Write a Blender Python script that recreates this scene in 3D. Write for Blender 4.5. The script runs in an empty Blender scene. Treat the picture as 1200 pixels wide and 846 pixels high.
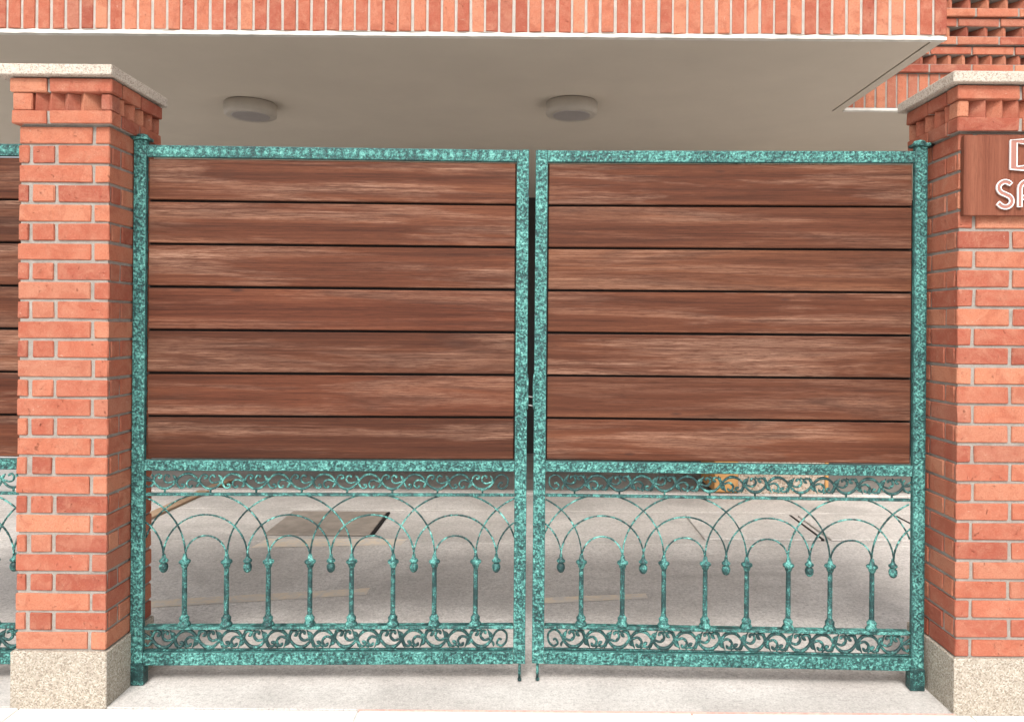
import bpy, math, random
import numpy as np
from mathutils import Vector, Matrix
random.seed(7); np.random.seed(7)
sc = bpy.context.scene
col = sc.collection
R = math.radians

# ------------------------------------------------------------------ camera, world, sun, exposure
F = 890.0                                    # focal length in photo pixels (1200 wide)
CAM_Z = 1.415
cam_d = bpy.data.cameras.new("camera")
cam = bpy.data.objects.new("camera", cam_d); col.objects.link(cam); sc.camera = cam
cam_d.sensor_width = 36.0; cam_d.lens = F/1200*36
PITCH, ROLL = R(0.0), R(0.45)
cam_d.shift_x = -22/1200.0
cam_d.shift_y = -43/1200.0
cam_d.clip_end = 2000
cam.location = (0, 0, CAM_Z)
cam.rotation_mode = 'XYZ'
cam.matrix_world = Matrix.Translation((0, 0, CAM_Z)) @ Matrix.Rotation(R(90) - PITCH, 4, 'X') @ Matrix.Rotation(ROLL, 4, 'Z')

w = bpy.data.worlds.new("World"); sc.world = w; w.use_nodes = True
nt = w.node_tree; nt.nodes.clear()
wo = nt.nodes.new('ShaderNodeOutputWorld'); bg = nt.nodes.new('ShaderNodeBackground')
sky = nt.nodes.new('ShaderNodeTexSky'); sky.sky_type = 'NISHITA'; sky.sun_disc = False
SUN_DIR = Vector((-0.12, -1.0, 1.10)).normalized()     # towards the sun
sky.sun_elevation = math.asin(SUN_DIR.z)
sky.sun_rotation = math.atan2(SUN_DIR.x, SUN_DIR.y)
sky.air_density = 1.0; sky.dust_density = 6.0; sky.ozone_density = 1.0
hs = nt.nodes.new('ShaderNodeHueSaturation'); hs.inputs['Saturation'].default_value = 0.25
nt.links.new(sky.outputs[0], hs.inputs['Color']); nt.links.new(hs.outputs[0], bg.inputs['Color'])
bg.inputs['Strength'].default_value = 0.15
nt.links.new(bg.outputs[0], wo.inputs['Surface'])
sl = bpy.data.lights.new("sun", 'SUN'); sl.energy = 1.5; sl.angle = R(14); sl.color = (1.0, 0.95, 0.88)
so = bpy.data.objects.new("sun", sl); col.objects.link(so)
so.rotation_euler = SUN_DIR.to_track_quat('Z', 'Y').to_euler()
sc.view_settings.view_transform = 'Standard'; sc.view_settings.look = 'None'
sc.view_settings.gamma = 1.0; sc.view_settings.use_curve_mapping = False
sc.view_settings.exposure = 0.55

# ------------------------------------------------------------------ node helpers / materials
class NB:
    def __init__(s, name):
        s.m = bpy.data.materials.new(name); s.m.use_nodes = True
        s.t = s.m.node_tree; s.b = s.t.nodes['Principled BSDF']
    def n(s, typ, **kw):
        nd = s.t.nodes.new(typ)
        for k, v in kw.items():
            if k in nd.inputs: nd.inputs[k].default_value = v
            else: setattr(nd, k, v)
        return nd
    def l(s, a, b): s.t.links.new(a, b)
    def coords(s, scale=(1, 1, 1), rnd=True, rot=(0, 0, 0)):
        tc = s.n('ShaderNodeTexCoord'); mp = s.n('ShaderNodeMapping')
        mp.inputs['Scale'].default_value = scale; mp.inputs['Rotation'].default_value = rot
        s.l(tc.outputs['Object'], mp.inputs['Vector'])
        if rnd:
            oi = s.oi(); mu = s.n('ShaderNodeMath', operation='MULTIPLY'); mu.inputs[1].default_value = 91.0
            s.l(oi, mu.inputs[0]); s.l(mu.outputs[0], mp.inputs['Location'])
        return mp.outputs['Vector']
    def oi(s):
        if not hasattr(s, '_oi'): s._oi = s.n('ShaderNodeObjectInfo')
        return s._oi.outputs['Random']
    def noise(s, vec, scale, detail=4, rough=0.6, dist=0.0):
        nd = s.n('ShaderNodeTexNoise'); nd.inputs['Scale'].default_value = scale
        nd.inputs['Detail'].default_value = detail; nd.inputs['Roughness'].default_value = rough
        nd.inputs['Distortion'].default_value = dist
        s.l(vec, nd.inputs['Vector']); return nd.outputs['Fac']
    def vor(s, vec, scale, out='Distance'):
        nd = s.n('ShaderNodeTexVoronoi'); nd.inputs['Scale'].default_value = scale
        s.l(vec, nd.inputs['Vector']); return nd.outputs[out]
    def ramp(s, fac, stops, interp='LINEAR'):
        r = s.n('ShaderNodeValToRGB'); r.color_ramp.interpolation = interp
        e = r.color_ramp.elements
        while len(e) < len(stops): e.new(0.5)
        for i, (p, c) in enumerate(stops):
            e[i].position = p
            e[i].color = (c, c, c, 1) if isinstance(c, (int, float)) else (*c, 1)
        s.l(fac, r.inputs[0]); return r.outputs[0]
    def mix(s, fac, a, b, typ='MIX'):
        m = s.n('ShaderNodeMix', data_type='RGBA', blend_type=typ)
        for v, i in ((fac, 0), (a, 6), (b, 7)):
            if isinstance(v, (int, float)): m.inputs[i].default_value = v
            elif isinstance(v, tuple): m.inputs[i].default_value = (*v, 1)
            else: s.l(v, m.inputs[i])
        return m.outputs[2]
    def math(s, op, a, b=0.0, clamp=False):
        m = s.n('ShaderNodeMath', operation=op, use_clamp=clamp)
        for i, v in enumerate((a, b)):
            if isinstance(v, (int, float)): m.inputs[i].default_value = v
            else: s.l(v, m.inputs[i])
        return m.outputs[0]
    def bump(s, h, dist=0.002, strength=0.6, prev=None):
        b = s.n('ShaderNodeBump'); b.inputs['Distance'].default_value = dist; b.inputs['Strength'].default_value = strength
        s.l(h, b.inputs['Height'])
        if prev is not None: s.l(prev, b.inputs['Normal'])
        return b.outputs[0]
    def fin(s, color, rough=0.8, normal=None, spec=0.4, metal=0.0):
        if isinstance(color, tuple): s.b.inputs['Base Color'].default_value = (*color, 1)
        else: s.l(color, s.b.inputs['Base Color'])
        if isinstance(rough, (int, float)): s.b.inputs['Roughness'].default_value = rough
        else: s.l(rough, s.b.inputs['Roughness'])
        s.b.inputs['Specular IOR Level'].default_value = spec
        s.b.inputs['Metallic'].default_value = metal
        if normal is not None: s.l(normal, s.b.inputs['Normal'])
        return s.m

def mat_brick(name, bright=1.0):
    k = NB(name); v = k.coords()
    cs = [(0.0, (.290, .080, .055)), (.18, (.385, .112, .072)), (.5, (.450, .148, .090)), (.75, (.500, .185, .110)), (.9, (.54, .225, .135)), (1.0, (.34, .120, .085))]
    cs = [(p, tuple(min(1, c*bright) for c in q)) for p, q in cs]
    base = k.ramp(k.oi(), cs)
    big = k.noise(v, 16, 6, .72, .6)
    c = k.mix(k.ramp(big, [(.42, 0.0), (.68, .60)]), base, (.50*bright, .235*bright, .155*bright))
    c = k.mix(k.ramp(k.noise(v, 11, 4, .65, 1.0), [(.36, .45), (.50, 0.0)]), c, (.30, .080, .048))
    fine = k.noise(v, 190, 4, .75)
    c = k.mix(k.ramp(fine, [(.36, .45), (.48, 0.0)]), c, (.25, .075, .048))
    c = k.mix(k.ramp(fine, [(.58, 0.0), (.70, .35)]), c, (.58, .33, .24))
    c = k.mix(k.ramp(k.noise(v, 55, 4, .75, .5), [(.66, 0.0), (.74, .55)]), c, (.62, .47, .38))
    pn = k.noise(v, 38, 6, .8, 1.5)
    pit = k.ramp(pn, [(.31, 0.0), (.38, 1.0)])
    c = k.mix(k.ramp(pn, [(.31, .45), (.36, 0.0)]), c, (.20, .06, .04))
    h = k.math('ADD', k.math('MULTIPLY', pit, 1.0), k.math('ADD', k.math('MULTIPLY', fine, .5), k.math('MULTIPLY', big, 1.2)))
    return k.fin(c, .9, k.bump(h, .0036, .9), .1)
M = {}
M['brick'] = mat_brick('red_clay_brick', bright=.88)
M['brick_far'] = mat_brick('red_clay_brick_upper', bright=.97)

def mat_mortar(name, c0, c1):
    k = NB(name); v = k.coords(rnd=False)
    a = k.noise(v, 18, 5, .7); b = k.noise(v, 240, 3, .7)
    c = k.mix(k.ramp(a, [(.3, 0.0), (.7, 1.0)]), c0, c1)
    c = k.mix(k.ramp(b, [(.3, .5), (.5, 0.0)]), c, tuple(x*.6 for x in c0))
    return k.fin(c, .95, k.bump(b, .0025, .8), .2)
M['mortar'] = mat_mortar('grey_mortar', (.25, .225, .20), (.37, .335, .30))
M['white_mortar'] = mat_mortar('white_mortar', (.38, .345, .305), (.50, .46, .42))

def mat_terrazzo(name, base, lo, hi, sc_=190):
    k = NB(name); v = k.coords(rnd=False)
    vc = k.vor(v, sc_, 'Color'); sep = k.n('ShaderNodeSeparateColor'); k.l(vc, sep.inputs[0])
    c = k.ramp(sep.outputs[0], [(0.0, lo), (.16, lo), (.3, base), (.7, tuple(x*1.12 for x in base)), (.9, hi), (1.0, hi)])
    c = k.mix(k.ramp(k.noise(v, 7, 4, .6), [(.35, 0.0), (.7, .35)]), c, tuple(x*.72 for x in base))
    d = k.vor(v, sc_)
    return k.fin(c, .75, k.bump(k.math('SUBTRACT', 1.0, d), .0022, .8), .35)
M['plinth'] = mat_terrazzo('washed_pebble_plinth', (.37, .325, .265), (.24, .20, .155), (.52, .48, .42), 230)
M['cap'] = mat_terrazzo('speckled_granite_cap', (.50, .44, .37), (.34, .27, .22), (.62, .56, .49), 260)
M['pink_granite'] = mat_terrazzo('pink_granite', (.46, .37, .29), (.26, .19, .14), (.62, .55, .47), 90)

def mat_patina(name, lo, hi, use_attr=True, sc_=150, stretch=(1, 1, 1)):
    k = NB(name); v = k.coords(stretch)
    n1 = k.noise(v, sc_, 5, .8, .8); n2 = k.noise(v, sc_*.22, 3, .6); n3 = k.noise(v, 6, 3, .6)
    if use_attr:
        at = k.n('ShaderNodeAttribute', attribute_name='relief')
        f = k.math('ADD', k.math('MULTIPLY', at.outputs['Fac'], .20), k.math('MULTIPLY', n1, .82))
        wn = .25
    else:
        geo = k.n('ShaderNodeNewGeometry')
        f = n1; wn = .55
    f = k.math('ADD', f, k.math('MULTIPLY', k.math('SUBTRACT', n2, .5), wn))
    f = k.math('ADD', f, k.math('MULTIPLY', k.math('SUBTRACT', n3, .5), .22))
    c = k.ramp(f, [(lo - .06, (.014, .040, .041)), (lo + .02, (.027, .085, .082)), ((lo + hi)/2, (.046, .158, .146)), (hi, (.105, .330, .295)), (hi + .12, (.25, .56, .50))])
    r = k.ramp(f, [(lo, .38), (hi, .75)])
    return k.fin(c, r, k.bump(n1, .0018, .9), .3)
M['emboss'] = mat_patina('embossed_verdigris_iron', .455, .605, True, 215)
M['patina'] = mat_patina('brushed_verdigris_iron', .465, .60, False, 150)
M['patina_scroll'] = mat_patina('blackened_verdigris_iron', .525, .64, False, 170)
M['patina_rod'] = mat_patina('twisted_verdigris_rod', .490, .570, False, 66)
M['patina_dark'] = mat_patina('dark_verdigris_iron', .510, .64, False, 150)

def mat_wood(name, vertical=False, cols=None, board=True):
    k = NB(name)
    def cv(x, y, z): return k.coords((z, y, x) if vertical else (x, y, z))
    broad = k.noise(cv(.42, 5, 16), 1.0, 6, .66, .35)
    midn = k.noise(cv(1.5, 40, 120), 1.0, 7, .80, .2)
    fine = k.noise(cv(14, 60, 420), 1.0, 4, .8, .2)
    g3 = k.noise(cv(.9, 5, 12), 1.0, 5, .65, .4)
    cols = cols or [(.040, .014, .008), (.092, .034, .019), (.165, .071, .041)]
    tint = k.ramp(k.oi(), [(0, (.78, .72, .68)), (.3, (1.0, .92, .86)), (.6, (1.18, 1.06, .96)), (.8, (1.10, .90, .82)), (1, (1.25, 1.22, 1.12))])
    f = k.math('ADD', k.math('MULTIPLY', broad, .50), k.math('MULTIPLY', midn, .50))
    c = k.ramp(f, [(.36, cols[0]), (.49, cols[1]), (.64, cols[2])])
    c = k.mix(1.0, c, tint, 'MULTIPLY')
    if board:
        patch = k.ramp(g3, [(.46, 0.0), (.66, 1.0)])
        st = k.ramp(midn, [(.38, .12), (.60, 1.0)])
        fn = k.ramp(fine, [(.38, .10), (.56, 1.0)])
        m = k.math('MULTIPLY', k.math('MULTIPLY', patch, st), fn)
        rv = k.math('FRACT', k.math('MULTIPLY', k.oi(), 7.31))
        m = k.math('MULTIPLY', m, k.math('ADD', .45, k.math('MULTIPLY', rv, .75)), True)
        c = k.mix(k.math('MULTIPLY', m, .85), c, (.43, .26, .185))
        c = k.mix(k.ramp(k.noise(cv(1.3, 8, 14), 1.0, 6, .7, .6), [(.51, 0.0), (.68, .68)]), c, (.050, .022, .015))
        kn = k.vor(cv(2.1, 7, 8), 1.0)
        c = k.mix(k.ramp(kn, [(.03, .75), (.07, 0.0)]), c, (.045, .02, .015))
    c = k.mix(k.ramp(fine, [(.34, .50), (.50, 0.0)]), c, tuple(x*.6 for x in cols[0]))
    h = k.math('ADD', k.math('MULTIPLY', midn, .7), k.math('MULTIPLY', fine, .5))
    rgh = k.ramp(midn, [(.35, .50), (.65, .74)])
    return k.fin(c, rgh, k.bump(h, .0014, .6), .16)
M['board'] = mat_wood('weathered_hardwood')
M['sign_wood'] = mat_wood('sign_hardwood', True, [(.105, .036, .022), (.170, .066, .042), (.225, .098, .064)], board=False)
M['batten'] = mat_wood('pale_timber', False, [(.30, .22, .15), (.38, .29, .21), (.44, .34, .25)], board=False)

def mat_plain(name, c, rough=.6, nz=30, amp=.12, bd=.0006, spec=.4, metal=0):
    k = NB(name); v = k.coords(rnd=False); a = k.noise(v, nz, 5, .65)
    cc = k.mix(k.ramp(a, [(.3, 0.0), (.7, 1.0)]), tuple(x*(1-amp) for x in c), tuple(min(1, x*(1+amp)) for x in c))
    return k.fin(cc, rough, k.bump(a, bd, .5), spec, metal)
M['soffit'] = mat_plain('beige_soffit_paint', (.60, .53, .445), .8, 2.2, .04)
M['white_lip'] = mat_plain('white_render_lip', (.68, .65, .60), .8, 9, .18, .002)
M['render'] = mat_plain('beige_wall_render', (.50, .44, .37), .85, 3, .08)
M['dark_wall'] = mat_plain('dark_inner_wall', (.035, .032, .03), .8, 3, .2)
M['black_back'] = mat_plain('black_backing', (.012, .009, .008), .8, 20, .2)
M['lamp'] = mat_plain('lamp_housing_paint', (.49, .44, .38), .5, 12, .05)
M['lens'] = mat_plain('frosted_lamp_glass', (.40, .365, .35), .3, 12, .05, 0, .5)
M['lamp_gap'] = mat_plain('lamp_gasket', (.05, .03, .02), .8)
M['steel'] = mat_plain('dull_steel', (.30, .31, .30), .45, 80, .2, .0004, .5, .6)
M['white_metal'] = mat_plain('white_letter_edge', (.86, .85, .84), .3, 40, .03, 0, .6)
M['letter_face'] = mat_plain('letter_face', (.34, .15, .115), .35, 40, .05, 0, .5)
M['plate'] = mat_plain('rusty_steel_plate', (.28, .24, .205), .7, 9, .22, .001)
M['plate_pale'] = mat_plain('pale_steel_plate', (.52, .475, .43), .8, 9, .12, .001)
M['orange'] = mat_plain('orange_guard_paint', (.56, .30, .11), .55, 12, .12)

def mat_ground(name, c0, c1, spots=.35, fine=1.0, stain_shade=True, tint=False):
    k = NB(name); v = k.coords(rnd=False)
    big = k.noise(v, .9, 5, .6, .8); mid = k.noise(v, 5, 6, .65, .3); fi = k.noise(v, 130, 4, .75); v2 = k.vor(v, 210)
    c = k.mix(k.ramp(big, [(.36, 0.0), (.62, 1.0)]), c0, c1)
    c = k.mix(k.ramp(mid, [(.32, .35), (.55, 0.0)]), c, tuple(x*.72 for x in c0))
    if stain_shade:  # slanting dark areas: tyre stains and floor shadow, both mixed into the colour
        sv = k.coords((.55, 1.1, 1), rnd=False, rot=(0, 0, .9))
        c = k.mix(k.ramp(k.noise(sv, 1.3, 3, .5, 1.2), [(.50, 0.0), (.58, .28)]), c, tuple(x*.55 for x in c0))
    c = k.mix(k.ramp(fi, [(.32, spots), (.50, 0.0)]), c, tuple(x*.5 for x in c0))
    c = k.mix(k.ramp(fi, [(.58, 0.0), (.72, spots)]), c, tuple(min(.85, x*1.35) for x in c1))
    gr = k.noise(v, 48, 4, .8)
    c = k.mix(k.ramp(gr, [(.34, spots*.8), (.50, 0.0)]), c, tuple(x*.55 for x in c0))
    c = k.mix(k.ramp(gr, [(.58, 0.0), (.70, spots*.6)]), c, tuple(min(.85, x*1.25) for x in c1))
    if tint: c = k.mix(1.0, c, k.ramp(k.oi(), [(0, (.90, .89, .88)), (1, (1.04, 1.03, 1.02))]), 'MULTIPLY')
    h = k.math('ADD', k.math('MULTIPLY', fi, .8*fine), k.math('MULTIPLY', v2, .4*fine))
    return k.fin(c, .9, k.bump(h, .003, .6), .25)
M['garage_floor'] = mat_ground('worn_garage_concrete', (.55, .515, .485), (.70, .665, .635), .75, tint=True)
M['dark_floor'] = mat_ground('shade_toned_concrete', (.24, .22, .20), (.32, .295, .27), .3)
M['apron'] = mat_ground('pale_rough_concrete', (.45, .42, .395), (.64, .61, .58), .6, stain_shade=False)
M['slab'] = mat_ground('pale_paving_slab', (.74, .72, .69), (.80, .78, .75), .12, .5, stain_shade=False)
M['ground'] = mat_ground('street_ground', (.40, .38, .36), (.48, .46, .44), .3)
def mat_paint():
    k = NB('worn_yellow_line'); v = k.coords(rnd=False)
    a = k.noise(v, 16, 6, .75, .5)
    c = k.mix(k.ramp(a, [(.42, 0.0), (.60, 1.0)]), (.58, .535, .49), (.70, .585, .45))
    return k.fin(c, .9, k.bump(k.noise(v, 130, 4, .7), .003, .5), .25)
M['paint'] = mat_paint()
M['red_line'] = mat_plain('faded_red_joint', (.55, .33, .28), .9, 40, .25, .001)

# ------------------------------------------------------------------ mesh helpers
class MB:
    def __init__(s): s.v = []; s.f = []; s.sm = []
    def add(s, vs, fs, smooth=False):
        o = len(s.v); s.v.extend([tuple(p) for p in vs])
        for f in fs: s.f.append(tuple(i + o for i in f)); s.sm.append(smooth)
    def cbox(s, x0, x1, y0, y1, z0, z1, c=.003, jit=0.0, rot=None):
        """box with chamfered edges: 24 vertices, 44 triangles"""
        cx, cy, cz = (x0+x1)/2, (y0+y1)/2, (z0+z1)/2; hx, hy, hz = (x1-x0)/2, (y1-y0)/2, (z1-z0)/2
        c = min(c, hx*.45, hy*.45, hz*.45)
        vs = []; idx = {}
        for sx in (-1, 1):
            for sy in (-1, 1):
                for sz in (-1, 1):
                    for a in range(3):
                        p = [sx*(hx - c), sy*(hy - c), sz*(hz - c)]
                        p[a] += (sx, sy, sz)[a]*c
                        if jit: p = [q + random.uniform(-jit, jit) for q in p]
                        idx[(sx, sy, sz, a)] = len(vs); vs.append(p)
        fs = []
        S = (-1, 1)
        for a in range(3):                                     # six faces
            b, d = [(1, 2), (2, 0), (0, 1)][a]
            for s_ in S:
                def K(p, q):
                    t = [0, 0, 0]; t[a] = s_; t[b] = p; t[d] = q; return idx[(*t, a)]
                q = [K(-1, -1), K(1, -1), K(1, 1), K(-1, 1)]
                fs.append(q if s_ > 0 else q[::-1])
        for a in range(3):                                     # twelve edges running along axis a
            b, d = [(1, 2), (2, 0), (0, 1)][a]
            for p in S:
                for q in S:
                    def K(e, ax):
                        t = [0, 0, 0]; t[a] = e; t[b] = p; t[d] = q; return idx[(*t, ax)]
                    g = [K(-1, b), K(1, b), K(1, d), K(-1, d)]
                    fs.append(g if p*q < 0 else g[::-1])
        for sx in S:
            for sy in S:
                for sz in S:
                    t = [idx[(sx, sy, sz, a)] for a in range(3)]
                    fs.append(t if sx*sy*sz > 0 else t[::-1])
        if rot: cr, sr = math.cos(rot), math.sin(rot); vs = [(p[0]*cr - p[1]*sr, p[0]*sr + p[1]*cr, p[2]) for p in vs]
        s.add([(p[0]+cx, p[1]+cy, p[2]+cz) for p in vs], fs)
    def box(s, x0, x1, y0, y1, z0, z1):
        vs = [(x, y, z) for x in (x0, x1) for y in (y0, y1) for z in (z0, z1)]
        s.add(vs, [(0, 1, 3, 2), (4, 6, 7, 5), (0, 4, 5, 1), (2, 3, 7, 6), (0, 2, 6, 4), (1, 5, 7, 3)])
    def tube(s, pts, rad, n=6, flat=1.0, smooth=True):
        """swept tube in an arbitrary direction; rad scalar or list; flat squeezes the y (depth) radius"""
        P = [Vector(p) for p in pts]; m = len(P)
        if isinstance(rad, (int, float)): rad = [rad]*m
        vs = []
        for i, p in enumerate(P):
            t = (P[min(i+1, m-1)] - P[max(i-1, 0)]).normalized()
            a = Vector((0, 1, 0)) if abs(t.y) < .9 else Vector((1, 0, 0))
            b = t.cross(a).normalized(); a = b.cross(t).normalized()
            for j in range(n):
                th = 2*math.pi*(j + .5)/n
                q = p + (b*math.cos(th) + a*math.sin(th)*flat)*rad[i]
                vs.append(q)
        fs = []
        for i in range(m-1):
            for j in range(n):
                fs.append((i*n+j, i*n+(j+1) % n, (i+1)*n+(j+1) % n, (i+1)*n+j))
        fs.append(tuple(range(n))[::-1]); fs.append(tuple((m-1)*n + j for j in range(n)))
        s.add(vs, fs, smooth)
    def lathe(s, prof, cx=0, cy=0, n=14, smooth=True):
        """prof = [(r, z), ...] from bottom to top"""
        vs = [(cx + r*math.cos(2*math.pi*j/n), cy + r*math.sin(2*math.pi*j/n), z) for r, z in prof for j in range(n)]
        fs = [(i*n+j, i*n+(j+1) % n, (i+1)*n+(j+1) % n, (i+1)*n+j) for i in range(len(prof)-1) for j in range(n)]
        fs.append(tuple(range(n))[::-1]); fs.append(tuple((len(prof)-1)*n + j for j in range(n)))
        s.add(vs, fs, smooth)
    def mesh(s, name, mats):
        me = bpy.data.meshes.new(name); me.from_pydata(s.v, [], s.f)
        if any(s.sm): me.polygons.foreach_set('use_smooth', s.sm)
        me.materials.append(mats); me.update(); return me
    def obj(s, name, mat, parent=None, loc=(0, 0, 0)):
        return link(name, s.mesh(name, M[mat] if isinstance(mat, str) else mat), parent, loc)

def link(name, me, parent=None, loc=(0, 0, 0), rotz=0):
    o = bpy.data.objects.new(name, me); col.objects.link(o); o.location = loc; o.rotation_euler.z = rotz
    if parent: o.parent = parent
    return o
def thing(name, label, cat, loc=(0, 0, 0), rotz=0, group=None):
    o = bpy.data.objects.new(name, None); col.objects.link(o); o.location = loc; o.rotation_euler.z = rotz
    o.empty_display_size = .1; o['label'] = label; o['category'] = cat
    if group: o['group'] = group
    return o
def struct(o): o['kind'] = 'structure'; return o

def brick_at(parent, x0, x1, y0, y1, z0, z1, mat='brick', rot=None, jit=.0015, c=.0032):
    """one brick, its mesh centred on its own origin"""
    cx, cy, cz = (x0+x1)/2, (y0+y1)/2, (z0+z1)/2
    b = MB(); b.cbox(x0-cx, x1-cx, y0-cy, y1-cy, z0-cz, z1-cz, c, jit, rot)
    return b.obj('brick', mat, parent, (cx, cy, cz))

def saw(parent, xt, yt, z0, z1, side, phi, a, b_, mat):
    """brick laid askew: sharp front corner at (xt, yt), its long face running back towards -side*x"""
    phi += R(random.uniform(-4, 4))
    ux, uy = -math.cos(phi)*side, math.sin(phi); vx, vy = math.sin(phi)*side, math.cos(phi)
    j = lambda: random.uniform(-.001, .001)
    P = [(0, 0), (ux*a, uy*a), (ux*a + vx*b_, uy*a + vy*b_), (vx*b_, vy*b_)]
    vs = [(x + j(), y + j(), z + j()) for z in (0, z1-z0) for x, y in P]
    f = [(0, 1, 5, 4), (1, 2, 6, 5), (2, 3, 7, 6), (3, 0, 4, 7), (4, 5, 6, 7), (3, 2, 1, 0)]
    if side > 0: f = [q[::-1] for q in f]
    m = MB(); m.add(vs, f); return m.obj('brick', mat, parent, (xt, yt, z0))

# ------------------------------------------------------------------ the ground
GF, GB = 2.785, 6.30
m = MB(); m.box(-300, 300, -300, 300, -.30, -.06); struct(m.obj('ground', 'ground'))
pv = MB(); pv.box(-6, 6, -1.5, GF - .004, -.058, -.010)
pave = struct(pv.obj('pavement', 'slab'))
xs = [-4.2, -3.0, -1.86, -.62, .60, 1.62, 2.85, 4.2]
for r_, (ya, yb) in enumerate(((GF-.61, GF-.006), (GF-1.22, GF-.615))):
    off = 0 if r_ == 0 else .35
    for a, b_ in zip(xs[:-1], xs[1:]):
        b = MB(); b.cbox(a+off+.003, b_+off-.003, ya, yb, -.021, -.002, .003, .0006); b.obj('slab', 'slab', pave)
m = MB(); m.box(-4.3, 4.3, GF+.002, 3.053, -.055, -.012); ap = struct(m.obj('driveway_apron', 'ground'))
for xa, xb_ in ((-4.3, 4.3),):
    b = MB(); b.cbox(xa+.0015, xb_-.0015, GF, 3.055, -.03, random.uniform(-.001, 0), .0025, .0005); b.obj('slab', 'apron', ap)
m = MB(); m.cbox(-.62, 1.567, GF-.0055, GF-.0005, -.02, .0015, .0008, .0004); m.obj('edge_joint', 'red_line', ap)
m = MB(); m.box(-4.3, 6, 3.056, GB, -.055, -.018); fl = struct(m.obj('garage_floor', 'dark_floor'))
bx_ = [-4.3, 6.0]
for ya, yb_ in ((3.056, 4.93), (4.93, 5.78), (5.78, GB)):
    for xa, xb_ in zip(bx_[:-1], bx_[1:]):
        b = MB(); b.cbox(xa+.002, xb_-.002, ya+.002, yb_-.002, -.03, -.004 + random.uniform(-.0008, .0008), .003); b.obj('floor_bay', 'garage_floor', fl)
m = MB(); m.box(-4.3, 6, GB+.1, 8.4, -.05, -.012); struct(m.obj('inner_floor', 'dark_floor'))  # deep shade at the back is put into this slab's darker colour
m = MB(); m.cbox(-4.3, 6, GB+.001, GB+.099, -.05, .02, .008); struct(m.obj('low_kerb', 'garage_floor'))
# faded parking lines (sheets lying on the concrete)
def line_sheet(pts, z=-.0026):
    b = MB(); b.add([(x, y, z) for x, y in pts], [tuple(range(len(pts)))]); return b.obj('painted_line', 'paint', fl)
line_sheet([(-2.2, 3.70), (-.85, 3.97), (-.85, 4.07), (-2.2, 3.81)])
line_sheet([(.05, 3.86), (.62, 3.95), (.62, 4.02), (.05, 3.94)])
line_sheet([(-1.75, 4.78), (-.82, 4.86), (-.80, 5.00), (-1.72, 4.98)], -.0024)
# steel plates let into the floor
def plate(x0, x1, y0, y1, mat, label):
    t = thing('floor_plate', label, 'floor plate', ((x0+x1)/2, (y0+y1)/2, 0), group='steel plates let into the garage floor')
    b = MB(); b.cbox(x0-(x0+x1)/2, x1-(x0+x1)/2, -(y1-y0)/2, (y1-y0)/2, -.003, .012, .003, .001); b.obj('plate', mat, t)
    b = MB(); b.cbox((x1-x0)/2+.002, (x1-x0)/2+.024, -(y1-y0)/2, (y1-y0)/2, -.003, .011, .003); b.obj('edge_bar', 'black_back', t)
plate(-1.76, -1.06, 5.05, 5.66, 'plate', 'dark rusty brown steel plate in the garage floor behind the left gate leaf')
plate(2.00, 2.72, 5.02, 5.66, 'garage_floor', 'pale steel plate near the right gate post, farther right of two')
plate(1.16, 1.93, 5.02, 5.66, 'garage_floor', 'pale steel plate behind the right gate leaf, nearer the middle')
b = MB(); b.cbox(-.045, .045, -.75, .75, 0, .022, .004, .002)
o = b.obj('timber_batten', 'batten', None, (-2.72, 6.0-.0, -.004)); o.rotation_euler.z = R(-3)
o['label'] = 'pale timber batten lying on the garage floor behind the left leaf'; o['category'] = 'timber'
t = thing('parking_pillar', 'stone clad garage pillar with orange corner guards behind the right leaf', 'pillar', (2.1, 6.35, 0))
b = MB(); b.cbox(-.36, .36, -.02, .5, 0, 2.80, .004); b.obj('cladding', 'pink_granite', t)
for sx in (-1, 1):
    b = MB()
    if sx < 0: b.cbox(-.56, -.363, -.03, .48, .03, 1.2, .006)
    else: b.cbox(.363, .39, -.03, .48, .03, 1.2, .006)
    b.obj('corner_guard', 'orange', t)

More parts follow.
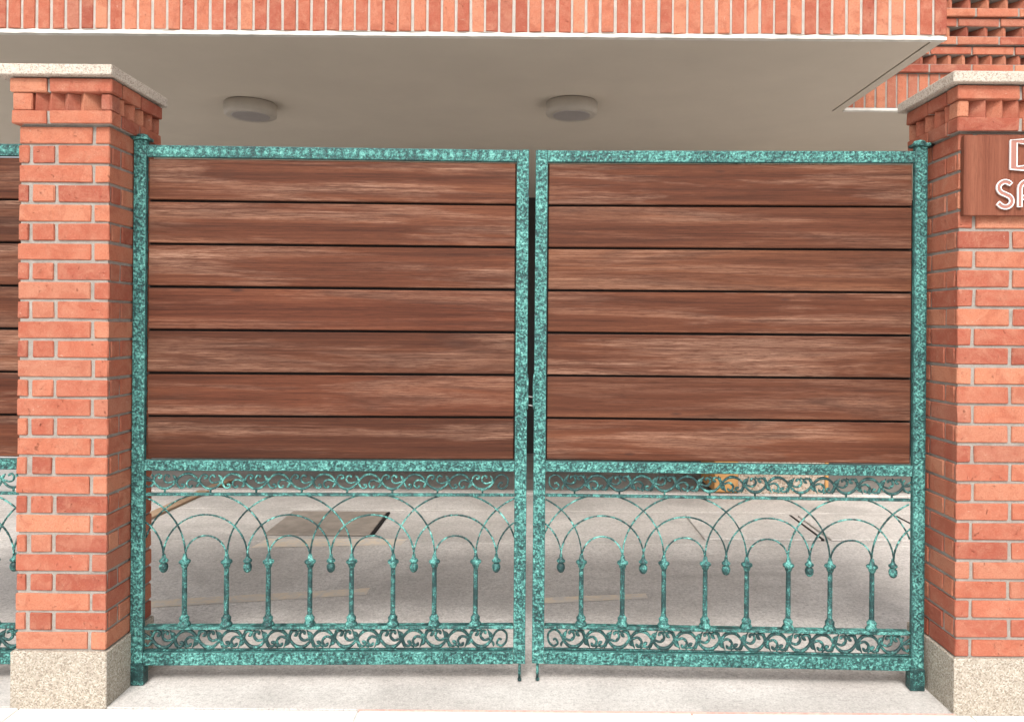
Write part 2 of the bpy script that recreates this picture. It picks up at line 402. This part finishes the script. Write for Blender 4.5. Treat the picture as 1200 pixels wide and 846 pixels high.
# ------------------------------------------------------------------ brick pillars
COURSE, BH = .07144, .0612
PZ0, NC, PW, PD = .203, 27, .333, .333
PY = 2.79
def pillar(name_label, X0, sgn):
    """X0 = x of the inner front corner; sgn=+1: body extends to -x (left pillar); sgn=-1: to +x."""
    t = thing('brick_pillar', name_label, 'pillar', (X0, PY, 0), group='brick gate pillars')
    def XX(a, b):                                      # distances measured from the OUTER edge towards the inner corner
        a, b = (a - PW)*sgn, (b - PW)*sgn
        return (min(a, b), max(a, b))
    rec = .0058
    b = MB(); x = XX(rec, PW - rec); b.box(x[0], x[1], rec, PD - rec, PZ0, 2.1335); b.obj('mortar_core', 'mortar', t)
    g = lambda a=.0024: random.uniform(-a, a)
    dp = .045
    for i in range(NC):
        z0 = PZ0 + .005 + i*COURSE + g(.0008); z1 = z0 + BH + g(.0012)
        fo = lambda: g(.0012)
        if i % 2 == 0:
            a = .2675 + g(.003)
            x = XX(0+g(), a); brick_at(t, *x, fo(), dp, z0, z1)
            sd = .185 + g(.003)
            x = XX(a + .0125, PW); brick_at(t, *x, fo(), sd, z0, z1)          # wraps the inner corner
            x = XX(PW - dp, PW + fo()); brick_at(t, *x, sd + .011, PD, z0, z1)
            x = XX(fo(), dp); brick_at(t, *x, dp + .009, .19, z0, z1)
            x = XX(fo(), dp); brick_at(t, *x, .20, PD, z0, z1)
        else:
            a = .036 + g(.003); c_ = .052 + g(.003); d_ = .130 + g(.003)
            x = XX(0+g(), a); brick_at(t, *x, fo(), .15, z0, z1)
            x = XX(c_, d_); brick_at(t, *x, fo(), dp, z0, z1)
            x = XX(d_ + .0135, PW + g(.0008)); brick_at(t, *x, fo(), .013, z0, z1)
            x = XX(PW - dp, PW + fo()); brick_at(t, *x, .021, .079 + g(), z0, z1)
            x = XX(PW - dp, PW + fo()); brick_at(t, *x, .090, .262 + g(), z0, z1)
            x = XX(PW - dp, PW + fo()); brick_at(t, *x, .273, PD, z0, z1)
            x = XX(fo(), dp); brick_at(t, *x, .16, PD, z0, z1)
    # corbelled cornice: band, dogtooth row, band
    ov, fr = .016, .020
    z3 = 2.132
    for k_, (za, zb) in enumerate(((z3+.002, z3+.049), (z3+.116, z3+.166))):
        e = ov if k_ == 0 else ov + .003
        f_ = fr if k_ == 0 else fr + .003
        x = XX(-e, .112); brick_at(t, *x, -f_, .10, za, zb)
        x = XX(.124, PW + e); brick_at(t, *x, -f_, .05, za, zb)
        x = XX(PW - .05, PW + e); brick_at(t, *x, .06, .185, za, zb)
        x = XX(PW - .05, PW + e); brick_at(t, *x, .195, PD + f_, za, zb)
        x = XX(-e, .05); brick_at(t, *x, .11, PD + f_, za, zb)
    for q0, q1 in ((z3+.001, z3+.048), (z3+.117, z3+.165)):
        x = XX(-ov+.008, PW+ov-.006); b = MB(); b.box(x[0], x[1], -fr + .007, PD + fr - .007, q0, q1); b.obj('mortar_bed', 'mortar', t)
    za, zb = z3 + .0505, z3 + .1145
    x = XX(.055, PW - .055); b = MB(); b.box(x[0], x[1], .055, PD - .03, z3 + .0005, 2.302); b.obj('cornice_core', 'mortar', t)
    x = XX(-.012, .058); brick_at(t, *x, -fr + .003, .05, za, zb)
    for q, ln in ((.072, .085), (.130, .085), (.188, .085), (.248, .075)):      # sawtooth bricks, their faces turned towards the gate
        saw(t, (q - PW)*sgn, -fr + .004, za, zb, -sgn, R(42), ln, .05, 'brick')
    x = XX(.305, PW + ov - .004); brick_at(t, *x, -fr + .006, .05, za, zb, c=.006)
    for q in (.075, .145, .215, .285, .345):
        cx = (PW + ov - .040 - PW)*sgn; brick_at(t, cx-.027, cx+.027, q-.027, q+.027, za, zb, rot=R(45 + random.uniform(-6, 6)))
    x = XX(-.012, .05); brick_at(t, *x, .06, PD + .01, za, zb)
    # cap and plinth
    ca = (.045, .070) if sgn > 0 else (.045, .045)
    x = XX(-ca[1], PW + (.030 if sgn > 0 else .045)); b = MB(); b.cbox(x[0], x[1], -.045, PD + .047, 2.3035, 2.343, .003, .0006); b.obj('capstone', 'cap', t)
    x = XX(-.012, PW + .008); b = MB(); b.cbox(x[0], x[1], -.010, PD + .01, -.02, PZ0, .003, .0006); b.obj('plinth', 'plinth', t)
    return t
pillar('red brick gate pillar left of the double gate, on a pebble plinth', -1.552, 1)
pillar('red brick gate pillar right of the double gate, carrying the wooden sign', 1.568, -1)

# ------------------------------------------------------------------ sign with raised letters on the right pillar
sg = thing('wall_sign', 'brown wooden name board with raised white edged letters on the right pillar', 'sign', (1.572, PY - .004, 1.823))
b = MB(); b.cbox(0, .315, -.022, -.0015, 0, .292, .002); b.obj('board', 'sign_wood', sg)
def ribbon_letter(nm, strokes, wd, label):
    face = MB(); edge = MB()
    for pts, closed in strokes:
        n = len(pts); L, Rr = [], []
        for i in range(n):
            if closed: a, c = pts[(i-1) % n], pts[(i+1) % n]
            else: a, c = pts[max(i-1, 0)], pts[min(i+1, n-1)]
            tx, tz = c[0]-a[0], c[1]-a[1]; l = math.hypot(tx, tz); nx, nz = -tz/l, tx/l
            k = wd/2
            if (0 < i < n-1 or closed):                       # mitre sharp corners
                p, q = pts[(i-1) % n], pts[(i+1) % n]
                d1 = Vector((pts[i][0]-p[0], pts[i][1]-p[1])).normalized(); d2 = Vector((q[0]-pts[i][0], q[1]-pts[i][1])).normalized()
                cs = max(.35, math.sqrt(max(0, (1 + d1.dot(d2))/2))); k = k/cs
            L.append((pts[i][0]+nx*k, pts[i][1]+nz*k)); Rr.append((pts[i][0]-nx*k, pts[i][1]-nz*k))
        m_ = n if closed else n-1
        vs = [(p[0], -.030, p[1]) for p in L] + [(p[0], -.030, p[1]) for p in Rr]
        face.add(vs, [(i, (i+1) % n, n+(i+1) % n, n+i) for i in range(m_)])
        loops = [L + [L[0]], Rr + [Rr[0]]] if closed else [L + Rr[::-1] + [L[0]]]
        for lp in loops:
            d = []
            for i in range(len(lp)-1):                        # walls reaching back to the board plus a rounded rim
                p, q = lp[i], lp[i+1]
                edge.add([(p[0], -.031, p[1]), (q[0], -.031, q[1]), (q[0], -.0225, q[1]), (p[0], -.0225, p[1])], [(0, 1, 2, 3)])
            edge.tube([(p[0], -.031, p[1]) for p in lp], .0021, 5, smooth=False)
    fo = face.obj('letter', 'letter_face', sg); fo['label'] = label
    edge.obj('letter_edge', 'white_metal', fo)
def arc(cx, cz, rx, rz, a0, a1, n=12): return [(cx + rx*math.cos(R(a0 + (a1-a0)*i/n)), cz + rz*math.sin(R(a0 + (a1-a0)*i/n))) for i in range(n+1)]
wd = .0185
# D
x0, z0 = .175, .172
ribbon_letter('D', [([(x0, z0), (x0+.042, z0)] + arc(x0+.042, z0+.048, .030, .048, -75, 75, 10) + [(x0+.042, z0+.096), (x0, z0+.096)], True)], wd, 'letter D')
# S
sx, sz = .148-.002, .078
S_ = arc(sx, sz-.023, .026, .024, 205, 450, 14) 
S_ = [(sx-.026, sz-.034)] + arc(sx, sz-.026, .024, .022, 215, 415, 12) + arc(sx, sz+.022, .024, .022, 235, 35, 12)
ribbon_letter('S', [(S_, False)], .015, 'letter S')
# A with a round top
ax, az = .199, .031
A_ = [(ax, az), (ax, az+.060)] + arc(ax+.026, az+.064, .026, .028, 175, 5, 10) + [(ax+.052, az+.060), (ax+.052, az)]
ribbon_letter('A', [(A_, False), ([(ax+.0085, az+.034), (ax+.0435, az+.034)], False)], .015, 'letter A')

# ------------------------------------------------------------------ gate leaves
HS, MS = .0490, .0480
Z_TOP = 2.102
def relief_bar(name, axis, a0, a1, b0, b1, depth, sgn, parent, pattern, seed, y=0.0, mat='emboss', amp=.0032):
    """square bar whose front face is a fine embossed grid. axis 'x' or 'z' is its length (a), b its width"""
    step = .0030
    na = max(2, int((a1-a0)/step)); nb = max(6, int((b1-b0)/.0027))
    A, B = np.meshgrid(np.linspace(a0, a1, na+1), np.linspace(b0, b1, nb+1), indexing='ij')
    s_ = A - a0; t_ = (B - (b0+b1)/2)/((b1-b0)/2)
    rng = np.random.RandomState(seed)
    if pattern == 'oval':
        p = .0315; ph = (s_ % p)/p - .5
        h = np.clip(1 - (ph/.46)**2 - (t_/.72)**2, 0, 1)**.5
        ring = np.sqrt((ph/.40)**2 + ((t_+.05)/.62)**2)
        h = h - .55*np.exp(-((ring-.68)/.16)**2) + .35*np.exp(-((t_-.86)/.1)**2) + .35*np.exp(-((t_+.86)/.1)**2)
    elif pattern == 'leaf':
        p = .046; k_ = np.floor(s_/p); ph = s_/p - k_ - .5; side = np.where(k_ % 2 == 0, 1, -1)
        c = ph*1.15*side; d = np.abs(t_*.9 - c)
        h = .95*np.exp(-(d/.22)**2) + .55*np.exp(-((np.abs(t_*.9 + c*.6) - .45)/.16)**2)*np.abs(np.sin(ph*21))
        h += .3*np.exp(-((np.abs(t_)-.9)/.1)**2)
    elif pattern == 'hammer':
        h = .38 + .14*np.sin(2*math.pi*s_/.011 + 2.2*np.sin(t_*3)) * np.cos(t_*5.5) + .16*np.sin(2*math.pi*s_/.029 + 1.7*t_) + .3*np.exp(-((np.abs(t_)-.92)/.08)**2)
    else:
        p = .048; w1 = .50*np.sin(2*math.pi*s_/p)
        d = np.abs(t_ - w1); h = .85*np.exp(-(d/.19)**2)
        for sg_, o_ in ((1, .25), (-1, .75)):
            q = ((s_/p - o_ + .5) % 1) - .5
            rr = np.sqrt((q/.20)**2 + ((t_ + sg_*.42)/.42)**2)
            h += .75*np.exp(-((rr-.62)/.26)**2) + .4*np.exp(-(rr/.25)**2)
    # hand-worked unevenness
    n1 = rng.rand(na+1, nb+1)
    sm = n1.copy()
    for _ in range(1):
        sm = (sm + np.roll(sm, 1, 0) + np.roll(sm, -1, 0) + np.roll(sm, 1, 1) + np.roll(sm, -1, 1))/5
    sm = (sm - sm.mean())/(sm.std() + 1e-6)
    h = np.clip(h*.66 + .26 + sm*(.30 if pattern == 'hammer' else .20), 0, 1.15)
    edge = np.clip((1 - np.abs(t_))/.10, 0, 1)
    hh = y - amp*h*edge
    if axis == 'x': X, Z = A, B
    else: X, Z = B, A
    V = np.stack([X*sgn, hh, Z], -1).reshape(-1, 3)
    i, j = np.meshgrid(np.arange(na), np.arange(nb), indexing='ij')
    W = nb + 1
    q = np.stack([i*W+j, (i+1)*W+j, (i+1)*W+j+1, i*W+j+1], -1).reshape(-1, 4)
    flip = (axis == 'z') ^ (sgn < 0)
    if flip: q = q[:, ::-1]
    nV = len(V); x_a, x_b = (a0, a1) if axis == 'x' else (b0, b1); z_a, z_b = (b0, b1) if axis == 'x' else (a0, a1)
    bm = MB(); bm.box(min(x_a*sgn, x_b*sgn), max(x_a*sgn, x_b*sgn), y, y+depth, z_a, z_b)
    bv = np.array(bm.v); bf = [f for k, f in enumerate(bm.f) if k != 2]      # drop the front face (the grid stands there)
    allv = np.vstack([V, bv]); faces = q.tolist() + [[a + nV for a in f] for f in bf]
    me = bpy.data.meshes.new(name); me.from_pydata(allv.tolist(), [], faces)
    sm_f = [True]*len(q) + [False]*len(bf); me.polygons.foreach_set('use_smooth', sm_f)
    at = me.attributes.new('relief', 'FLOAT', 'POINT')
    vals = np.concatenate([np.clip(h*edge, 0, 1).reshape(-1), np.full(len(bv), .45)]).astype(np.float32)
    at.data.foreach_set('value', vals)
    me.materials.append(M[mat]); me.update()
    return link(name, me, parent)

def spline(pts, n=5):
    """Catmull-Rom through 2-D points"""
    P = [np.array(p, float) for p in pts]; P = [2*P[0]-P[1]] + P + [2*P[-1]-P[-2]]; out = []
    for i in range(1, len(P)-2):
        for k in range(n):
            t = k/n; a, b, c, d = P[i-1:i+3]
            out.append(.5*((2*b) + (c-a)*t + (2*a-5*b+4*c-d)*t*t + (3*b-a-3*c+d)*t**3))
    out.append(P[-2]); return out
PER = .1775
ARC = [(0, -.12), (.10, .38), (.28, .82), (.5, .98), (.72, .82), (.90, .36), (1.0, -.05)]
HK1 = [(.01, -.10), (.05, -.42), (.13, -.78), (.26, -.88), (.36, -.66), (.31, -.40), (.23, -.46)]
HK2 = [(.98, -.08), (.84, .08), (.66, .22), (.51, .02), (.47, -.42), (.56, -.80), (.68, -.72), (.67, -.50)]
LF1 = [(.98, -.10), (.93, -.45), (.84, -.82)]
LF2 = [(.05, .10), (-.04, .55), (-.13, .80)]
def half(mb, x0, up, H, thick, sgn, leafy):
    w = PER/2
    def T(pts, n=4): return [((x0 + p[0]*w)*sgn, 0, up*p[1]*H/2) for p in spline(pts, n)]
    def sw(pts, ra, rb, rc, n=4):
        q = T(pts, n); m = len(q); rr = []
        for i in range(m):
            u = i/(m-1); rr.append((ra + (rb-ra)*2*u if u < .5 else rb + (rc-rb)*(2*u-1))*thick)
        mb.tube(q, rr, 6, 1.0)
    L = 1.22 if leafy else 1.0
    sw(ARC, .0030*L, .0046*L, .0030*L, 4)
    sw(HK1, .0034*L, .0032*L, .0042*L, 3)
    sw(HK2, .0030*L, .0032*L, .0036*L, 3)
    sw(LF1, .0026*L, .0036*L, .0008, 3)
    sw(LF2, .0026*L, .0034*L, .0008, 3)
    if leafy:                                                  # fat pointed lobes growing from the stems
        for base, tip, r_ in (((.60, .22), (.40, -.30), .0046), ((.88, .02), (.76, -1.05), .0052), ((.02, -.40), (.10, -1.12), .0046), ((.34, -.80), (.50, -1.12), .0040), ((.46, .86), (.60, 1.16), .0044), ((.94, .20), (1.04, .98), .0046)):
            a = T([base, ((base[0]+tip[0])/2 + .05, (base[1]+tip[1])/2 + .05), tip], 3)
            m = len(a); mb.tube(a, [r_*math.sin(math.pi*(i+.8)/(m+.2))*thick*.8 + .0004 for i in range(m)], 6, .55)
def scroll_mesh(H, thick, sgn, leafy, halves=(-1, 1)):
    mb = MB()
    for k, up in enumerate(halves): half(mb, k*PER/2, up, H, thick, sgn, leafy)
    mb.tube([(PER/4*sgn, .001, -H/2*.9), (PER/4*sgn, .001, -H/2-.0135)], .0042, 6)          # boss down to the rail
    mb.tube([(0, 0, -.002), (0, 0, .003)], .0052*thick, 8)
    return mb.mesh('scroll', M['patina_scroll' if leafy else 'patina'])
def end_mesh(H, thick, sgn, start):
    mb = MB()
    if start:
        for p in ([(1, 0), (.5, .25), (-.3, .75)], [(1, 0), (.4, .05), (-.35, .15)], [(1, -.1), (.6, -.6), (.2, -.8), (.05, -.5)], [(1, .1), (.9, .6), (.7, .85)]):
            q = [((x*.030)*sgn, 0, z*H/2) for x, z in spline(p, 4)]; mb.tube(q, [.0032*thick]*len(q), 6, 1.1)
    else:
        q = [((x*.058)*sgn, 0, z*H/2) for x, z in spline([(0, .1), (.25, .75), (.6, .98), (.95, .5), (.92, -.4), (.6, -.9), (.3, -.6), (.45, -.1), (.62, -.2)], 4)]
        mb.tube(q, [.0034*thick]*len(q), 6, 1.1)
    return mb.mesh('scroll_end', M['patina' if thick < 1.05 else 'patina_dark'])

def rod_arc(cx, cz, r, sgn, x_lo, x_hi, z_end, seed):
    """semicircle arch of thin bar from z_end up and over, cut off at the frame"""
    pts = []; n = 96
    for i in range(n+1):
        a = math.pi*i/n; x = cx - r*math.cos(a); z = cz + r*math.sin(a)
        if x_lo <= x <= x_hi: pts.append((x*sgn, 0, z))
    if len(pts) < 3: return None
    rnd = random.Random(seed)
    mb = MB(); mb.tube(pts, [.0034 + rnd.uniform(-.0006, .0008) for _ in pts], 6, 1.0); return mb

board_sizes = None
def make_leaf(sgn, loc, rotz, label, seed, LEAF, pats, thick_top=1.22, leafy_top=False, handle=True):
    t = thing('gate_leaf', label, 'gate', loc, rotz, 'gate leaves of boards and verdigris iron')
    D = .018
    xi0, xi1 = HS, LEAF - MS
    relief_bar('hinge_stile', 'z', .088, 2.118, 0, HS, .017, sgn, t, pats[0], seed)
    relief_bar('meeting_stile', 'z', .078, Z_TOP, LEAF-MS, LEAF, D, sgn, t, 'hammer', seed+1, .004)
    relief_bar('top_rail', 'x', xi0+.0005, xi1-.0005, 2.055, Z_TOP-.001, D, sgn, t, pats[1], seed+2, .003)
    relief_bar('middle_rail', 'x', xi0+.0005, xi1-.0005, .834, .876, D, sgn, t, 'hammer', seed+3, .003)
    relief_bar('bottom_rail', 'x', xi0+.0005, xi1-.0005, .076, .127, D, sgn, t, 'hammer', seed+4, .003)
    def bx(name, x0, x1, y0, y1, z0, z1, mat, c=.002, jit=0, parent=t):
        b = MB(); b.cbox(min(x0*sgn, x1*sgn), max(x0*sgn, x1*sgn), y0, y1, z0, z1, c, jit); return b.obj(name, mat, parent)
    bx('arch_rail', xi0+.0005, xi1-.0005, .012, .028, .7335, .7445, 'patina', .0015, .0004)
    bx('sill_rail', xi0+.0005, xi1-.0005, .004, .042, .213, .225, 'patina', .002, .0004)
    bx('lower_bar', xi0+.0005, xi1-.0005, .012, .024, .129, .1345, 'patina_dark', .001, .0003)
    # boards on a dark backing
    bx('backing_panel', xi0+.001, xi1-.001, .0300, .0345, .880, 2.053, 'black_back', .001)
    zt, zb = 2.049, .882; n = 7; gap = .0095; bh = (zt - zb - gap*(n-1))/n
    rnd = random.Random(seed)
    for i in range(n):
        z1 = zt - i*(bh+gap); z0 = z1 - bh
        xa, xb = xi0 + .0055, xi1 - .0045
        b = MB(); b.cbox(min(xa*sgn, xb*sgn)-0, max(xa*sgn, xb*sgn), .0105, .0295, z0 + rnd.uniform(-.001, .001), z1, .0028, .0005)
        cz = (z0+z1)/2; cx = (xa+xb)/2*sgn
        b.v = [(p[0]-cx, p[1], p[2]-cz) for p in b.v]
        b.obj('board', 'board', t, (cx, 0, cz))
    # balusters, pendants, arches
    mid = (xi0+xi1)/2; P = .1627; yb = .020
    X = [mid + (k-3.5)*P for k in range(8)]
    shaft = MB(); shaft.lathe([(.0125, .2255), (.0125, .229), (.0095, .233), (.0088, .250), (.0105, .256), (.0105, .260), (.0098, .264), (.0096, .36), (.0092, .455), (.0095, .462)], n=12)
    foot = MB(); foot.lathe([(.0235, .2252), (.0245, .230), (.0215, .236), (.0165, .244), (.0185, .249), (.0190, .257), (.0135, .262), (.0115, .268)], n=12)
    capm = MB(); capm.lathe([(.0105, .452), (.0135, .458), (.0150, .466), (.0215, .471), (.0225, .477), (.0195, .481), (.0110, .484), (.0075, .500), (.0062, .506)], n=12)
    shm = shaft.mesh('baluster', M['patina_dark']); fm = foot.mesh('baluster_foot', M['patina']); cm = capm.mesh('baluster_capital', M['patina'])
    for x in X:
        o = link('baluster', shm, t, (x*sgn, yb, 0), random.uniform(0, 6))
        link('baluster_foot', fm, o); link('baluster_capital', cm, o)
    pm = MB(); pm.lathe([(.003, .432), (.0080, .434), (.0135, .440), (.0165, .449), (.0170, .456), (.0150, .464), (.0105, .469), (.0100, .473)], n=12)
    pc = MB(); pc.lathe([(.0115, .4715), (.0165, .475), (.0175, .481), (.0120, .486), (.0075, .492), (.0055, .506)], n=12)
    pmm = pm.mesh('pendant', M['patina_dark']); pcm = pc.mesh('pendant_cap', M['patina'])
    for k in range(-2, 3):
        o = link('pendant', pmm, t, ((mid + k*2*P)*sgn, yb, 0), random.uniform(0, 6)); link('pendant_cap', pcm, o)
    z0 = .4975; lo, hi = xi0 - .002, xi1 + .002
    sd = seed*50
    for k in range(-3, 4, 1):
        cx = mid + k*P
        if k % 2 == 0 and False: continue
    cents = [mid + (k-1.5)*2*P for k in range(-1, 5)]
    for ci, cx in enumerate(cents):
        inner = 0 < ci < 5
        for r_, dy in ((.5*P, 0.0), (P, -.0052), (1.5*P, .0052)):
            if not inner and r_ < P*.9: continue
            mb = rod_arc(cx, z0, r_ if r_ > P*.6 else r_ - .002, sgn, lo, hi, z0, sd + ci)
            if mb: mb.obj('arch', 'patina_rod', t, (0, yb + dy*.9, 0))
    # scroll bands
    for zc, H, thick, leafy in ((.7905, .060, thick_top, leafy_top), (.1735, .069, 1.38, True)):
        me = scroll_mesh(H, thick, sgn, leafy); off = xi0 + .027
        for k in range(7): link('scroll', me, t, ((off + k*PER)*sgn, .018, zc))
        me2 = scroll_mesh(H, thick, sgn, leafy, (-1,)); link('scroll', me2, t, ((off + 7*PER)*sgn, .018, zc))
        link('scroll_end', end_mesh(H, thick, sgn, True), t, (xi0*sgn, .018, zc))
        link('scroll_end', end_mesh(H, thick, sgn, False), t, ((off + 7.5*PER)*sgn, .018, zc))
    # pivot foot and knob, drop bolt, pull
    bx('pivot_foot', -.0035, HS+.0035, -.004, .042, 0.0005, .0865, 'patina_dark', .003, .0008)
    kb = bx('pivot_cap', -.010, HS+.008, -.012, .045, 2.1195, 2.131, 'patina', .004, .0012)
    b = MB(); b.lathe([(.024, 2.1312), (.024, 2.135), (.020, 2.142), (.006, 2.146)], .026*sgn, .016, 10); b.obj('pivot_nut', 'patina', kb)
    bx('pivot_strap', -.045, -.0105, .010, .050, 2.1205, 2.1295, 'black_back', .002)
    if handle:
        xb = LEAF - .022
        b = MB(); b.tube([(xb*sgn, .022, .077), (xb*sgn, .022, .010)], .0058, 8); b.tube([(xb*sgn, .022, .012), (xb*sgn, .022, .004)], .0080, 8); b.obj('drop_bolt', 'patina_dark', t)
        xe = LEAF - .003
        pts = [(xe*sgn, .0, 1.22), ((xe+.003)*sgn, -.020, 1.205), ((xe+.003)*sgn, -.024, 1.15), ((xe+.003)*sgn, -.020, 1.095), (xe*sgn, .0, 1.08)]
        b = MB(); b.tube([tuple(p) for p in spline(pts, 4)], .0040, 8); b.obj('pull_handle', 'patina', t)
    return t

TH = R(1.5)
make_leaf(1, (-1.5480, 2.952, 0), TH, 'left leaf of the closed double gate, brown boards in green patinated iron', 11, 1.537, ('hammer', 'oval'))
make_leaf(-1, (1.5405, 2.956, 0), -TH, 'right leaf of the closed double gate, beside the pillar with the sign', 31, 1.5265, ('vine', 'hammer'), 1.16, True)
make_leaf(-1, (-1.900, 2.955, 0), 0, 'gate leaf partly hidden behind the left brick pillar, at the photo edge', 51, 1.53, ('hammer', 'oval'), 1.22, False, handle=False)
# chain link latch bridging the two leaves
lt = thing('gate_latch', 'small grey steel latch bars joining the two leaves at mid height', 'latch', (0, 2.995, 1.12))
for z in (0.008, -.026):
    b = MB(); b.tube([(-.022, .012, z+.003), (.024, .012, z-.003)], .0032, 6); b.obj('latch_bar', 'steel', lt)

# ------------------------------------------------------------------ the building over the garage
H = 2.815; FY = 3.70; BY = 4.92; XR = 2.016
bd = thing('brick_building', 'red brick building overhanging the garage entrance behind the gate', 'building', (0, FY, 0))
def bxx(name, x0, x1, y0, y1, z0, z1, mat, c=None, parent=bd):
    b = MB(); y0 -= FY; y1 -= FY
    (b.box(x0, x1, y0, y1, z0, z1) if c is None else b.cbox(x0, x1, y0, y1, z0, z1, c)); return b.obj(name, mat, parent)
bxx('soffit', -4.4, 1.945, FY+.030, 8.4, H, H+.12, 'soffit')
bxx('soffit', 1.957, XR-.004, FY+.030, BY+.02, H, H+.12, 'soffit')
bxx('soffit', 1.957, 6, BY+.0205, 8.4, H, H+.12, 'soffit')
bxx('soffit', 1.9451, 1.9569, BY+.0205, 8.4, H, H+.12, 'soffit')
bxx('drip_groove', 1.9455, 1.9565, FY+.08, BY+.02, H+.012, H+.1, 'black_back')
bxx('inner_wall', -4.4, 6, 8.4, 8.6, -.05, H+.1, 'dark_wall')
# main fascia with soldier bricks
bxx('fascia_core', -4.4, XR-.005, FY+.004, FY+.028, H+.0205, 6.0, 'white_mortar')
bxx('fascia_wall', -4.4, XR-.006, FY+.0285, BY, H+.125, 6.0, 'render')
b = MB(); n_ = 150; ring = []
for i in range(n_+1):                                          # hand-trowelled lip with a slightly wavy edge
    x = -4.4 + (XR + 4.398)*i/n_; j = lambda a: random.uniform(-a, a)
    ring += [(x, -.005 + j(.0012), H - .002 + j(.0012)), (x, -.004 + j(.001), H + .016 + j(.0035)), (x, .0285, H + .016), (x, .0285, H - .002)]
b.add(ring, [(i*4+a, i*4+(a+1) % 4, i*4+4+(a+1) % 4, i*4+4+a) for i in range(n_) for a in range(4)] + [(n_*4, n_*4+1, n_*4+2, n_*4+3)])
b.obj('drip_edge', 'white_lip', bd)
pit = .0705; x = XR - .001; i = 0
while x > -4.0:
    g = random.uniform(-.0022, .0022)
    brick_at(bd, x - .0585 + g, x + g*.5, random.uniform(-.002, .0015), .020, H+.020+random.uniform(0, .004), H+.0215+.262, 'brick_far')
    x -= pit
for k in range(14):                                            # stretcher course just above the frame
    brick_at(bd, XR-.001-(k+1)*.28+.012, XR-.001-k*.28, 0, .020, H+.297, H+.297+.06, 'brick_far')
# rear wing, set back on the right: soldier course under three corbelled dogtooth bands
yb = BY - FY
bxx('rear_drip_edge', XR+.002, 6, BY-.006, BY+.03, H-.004, H+.016, 'white_lip', .003)
bxx('rear_core', XR+.002, 6, BY+.004, BY+.3, H+.017, H+.244, 'mortar')
bxx('rear_recess', XR+.002, 6, BY+.135, BY+.3, H+.2445, 6.0, 'mortar')
x = 1.98
x = XR + .004
while x < 2.9:
    brick_at(bd, x, x+.0585, yb + random.uniform(-.001, .001), yb+.02, H+.018, H+.018+.222, 'brick_far'); x += .0690
z = H + .245; rp = .0575
for g in range(4):
    out = .022*(g+1)
    for r_ in range(3):
        z0 = z + (g*3 + r_)*rp; z1 = z0 + rp - .008
        if r_ != 1:
            x = XR + .003 - (0.11 if (g + r_) % 2 else 0); first = True
            while x < 3.75:
                xe = x + .262
                brick_at(bd, max(x, XR+.003), xe, yb - out - (.004 if r_ == 2 else 0), yb+.003, z0, z1, 'brick_far'); x = xe + .011
            bxx('mortar_bed', XR+.004, 6, BY - out + .005, BY+.1345, z0-.0015 if r_ else z0, z1+.0025, 'mortar')
        else:
            p = .090 if g == 0 else .120
            x = XR + .003 + p*.35
            while x < 3.7:
                saw(bd, x, yb - out + .003, z0-.004, z1+.004, 1, R(57), p*1.75, .03, 'brick_far')
                x += p

# ceiling lamps
for (px_, py_, lab) in ((-1.81, 4.88, 'left one of the two round white surface lamps under the soffit'), (.247, 4.80, 'right one of the two round white surface lamps, near the gate gap')):
    l = thing('ceiling_lamp', lab, 'lamp', (px_, py_, H), group='round lamps under the soffit')
    b = MB(); b.lathe([(.158, -.0035), (.158, -.0005)], n=40, smooth=False); b.obj('gasket', 'lamp_gap', l)
    b = MB(); b.lathe([(.120, -.0795), (.148, -.0815), (.160, -.074), (.163, -.055), (.163, -.004)], n=48)
    ho = b.obj('housing', 'lamp', l)
    b = MB(); b.lathe([(.116, -.0825), (.1195, -.0797)], n=40, smooth=False); b.obj('lens', 'lens', l)
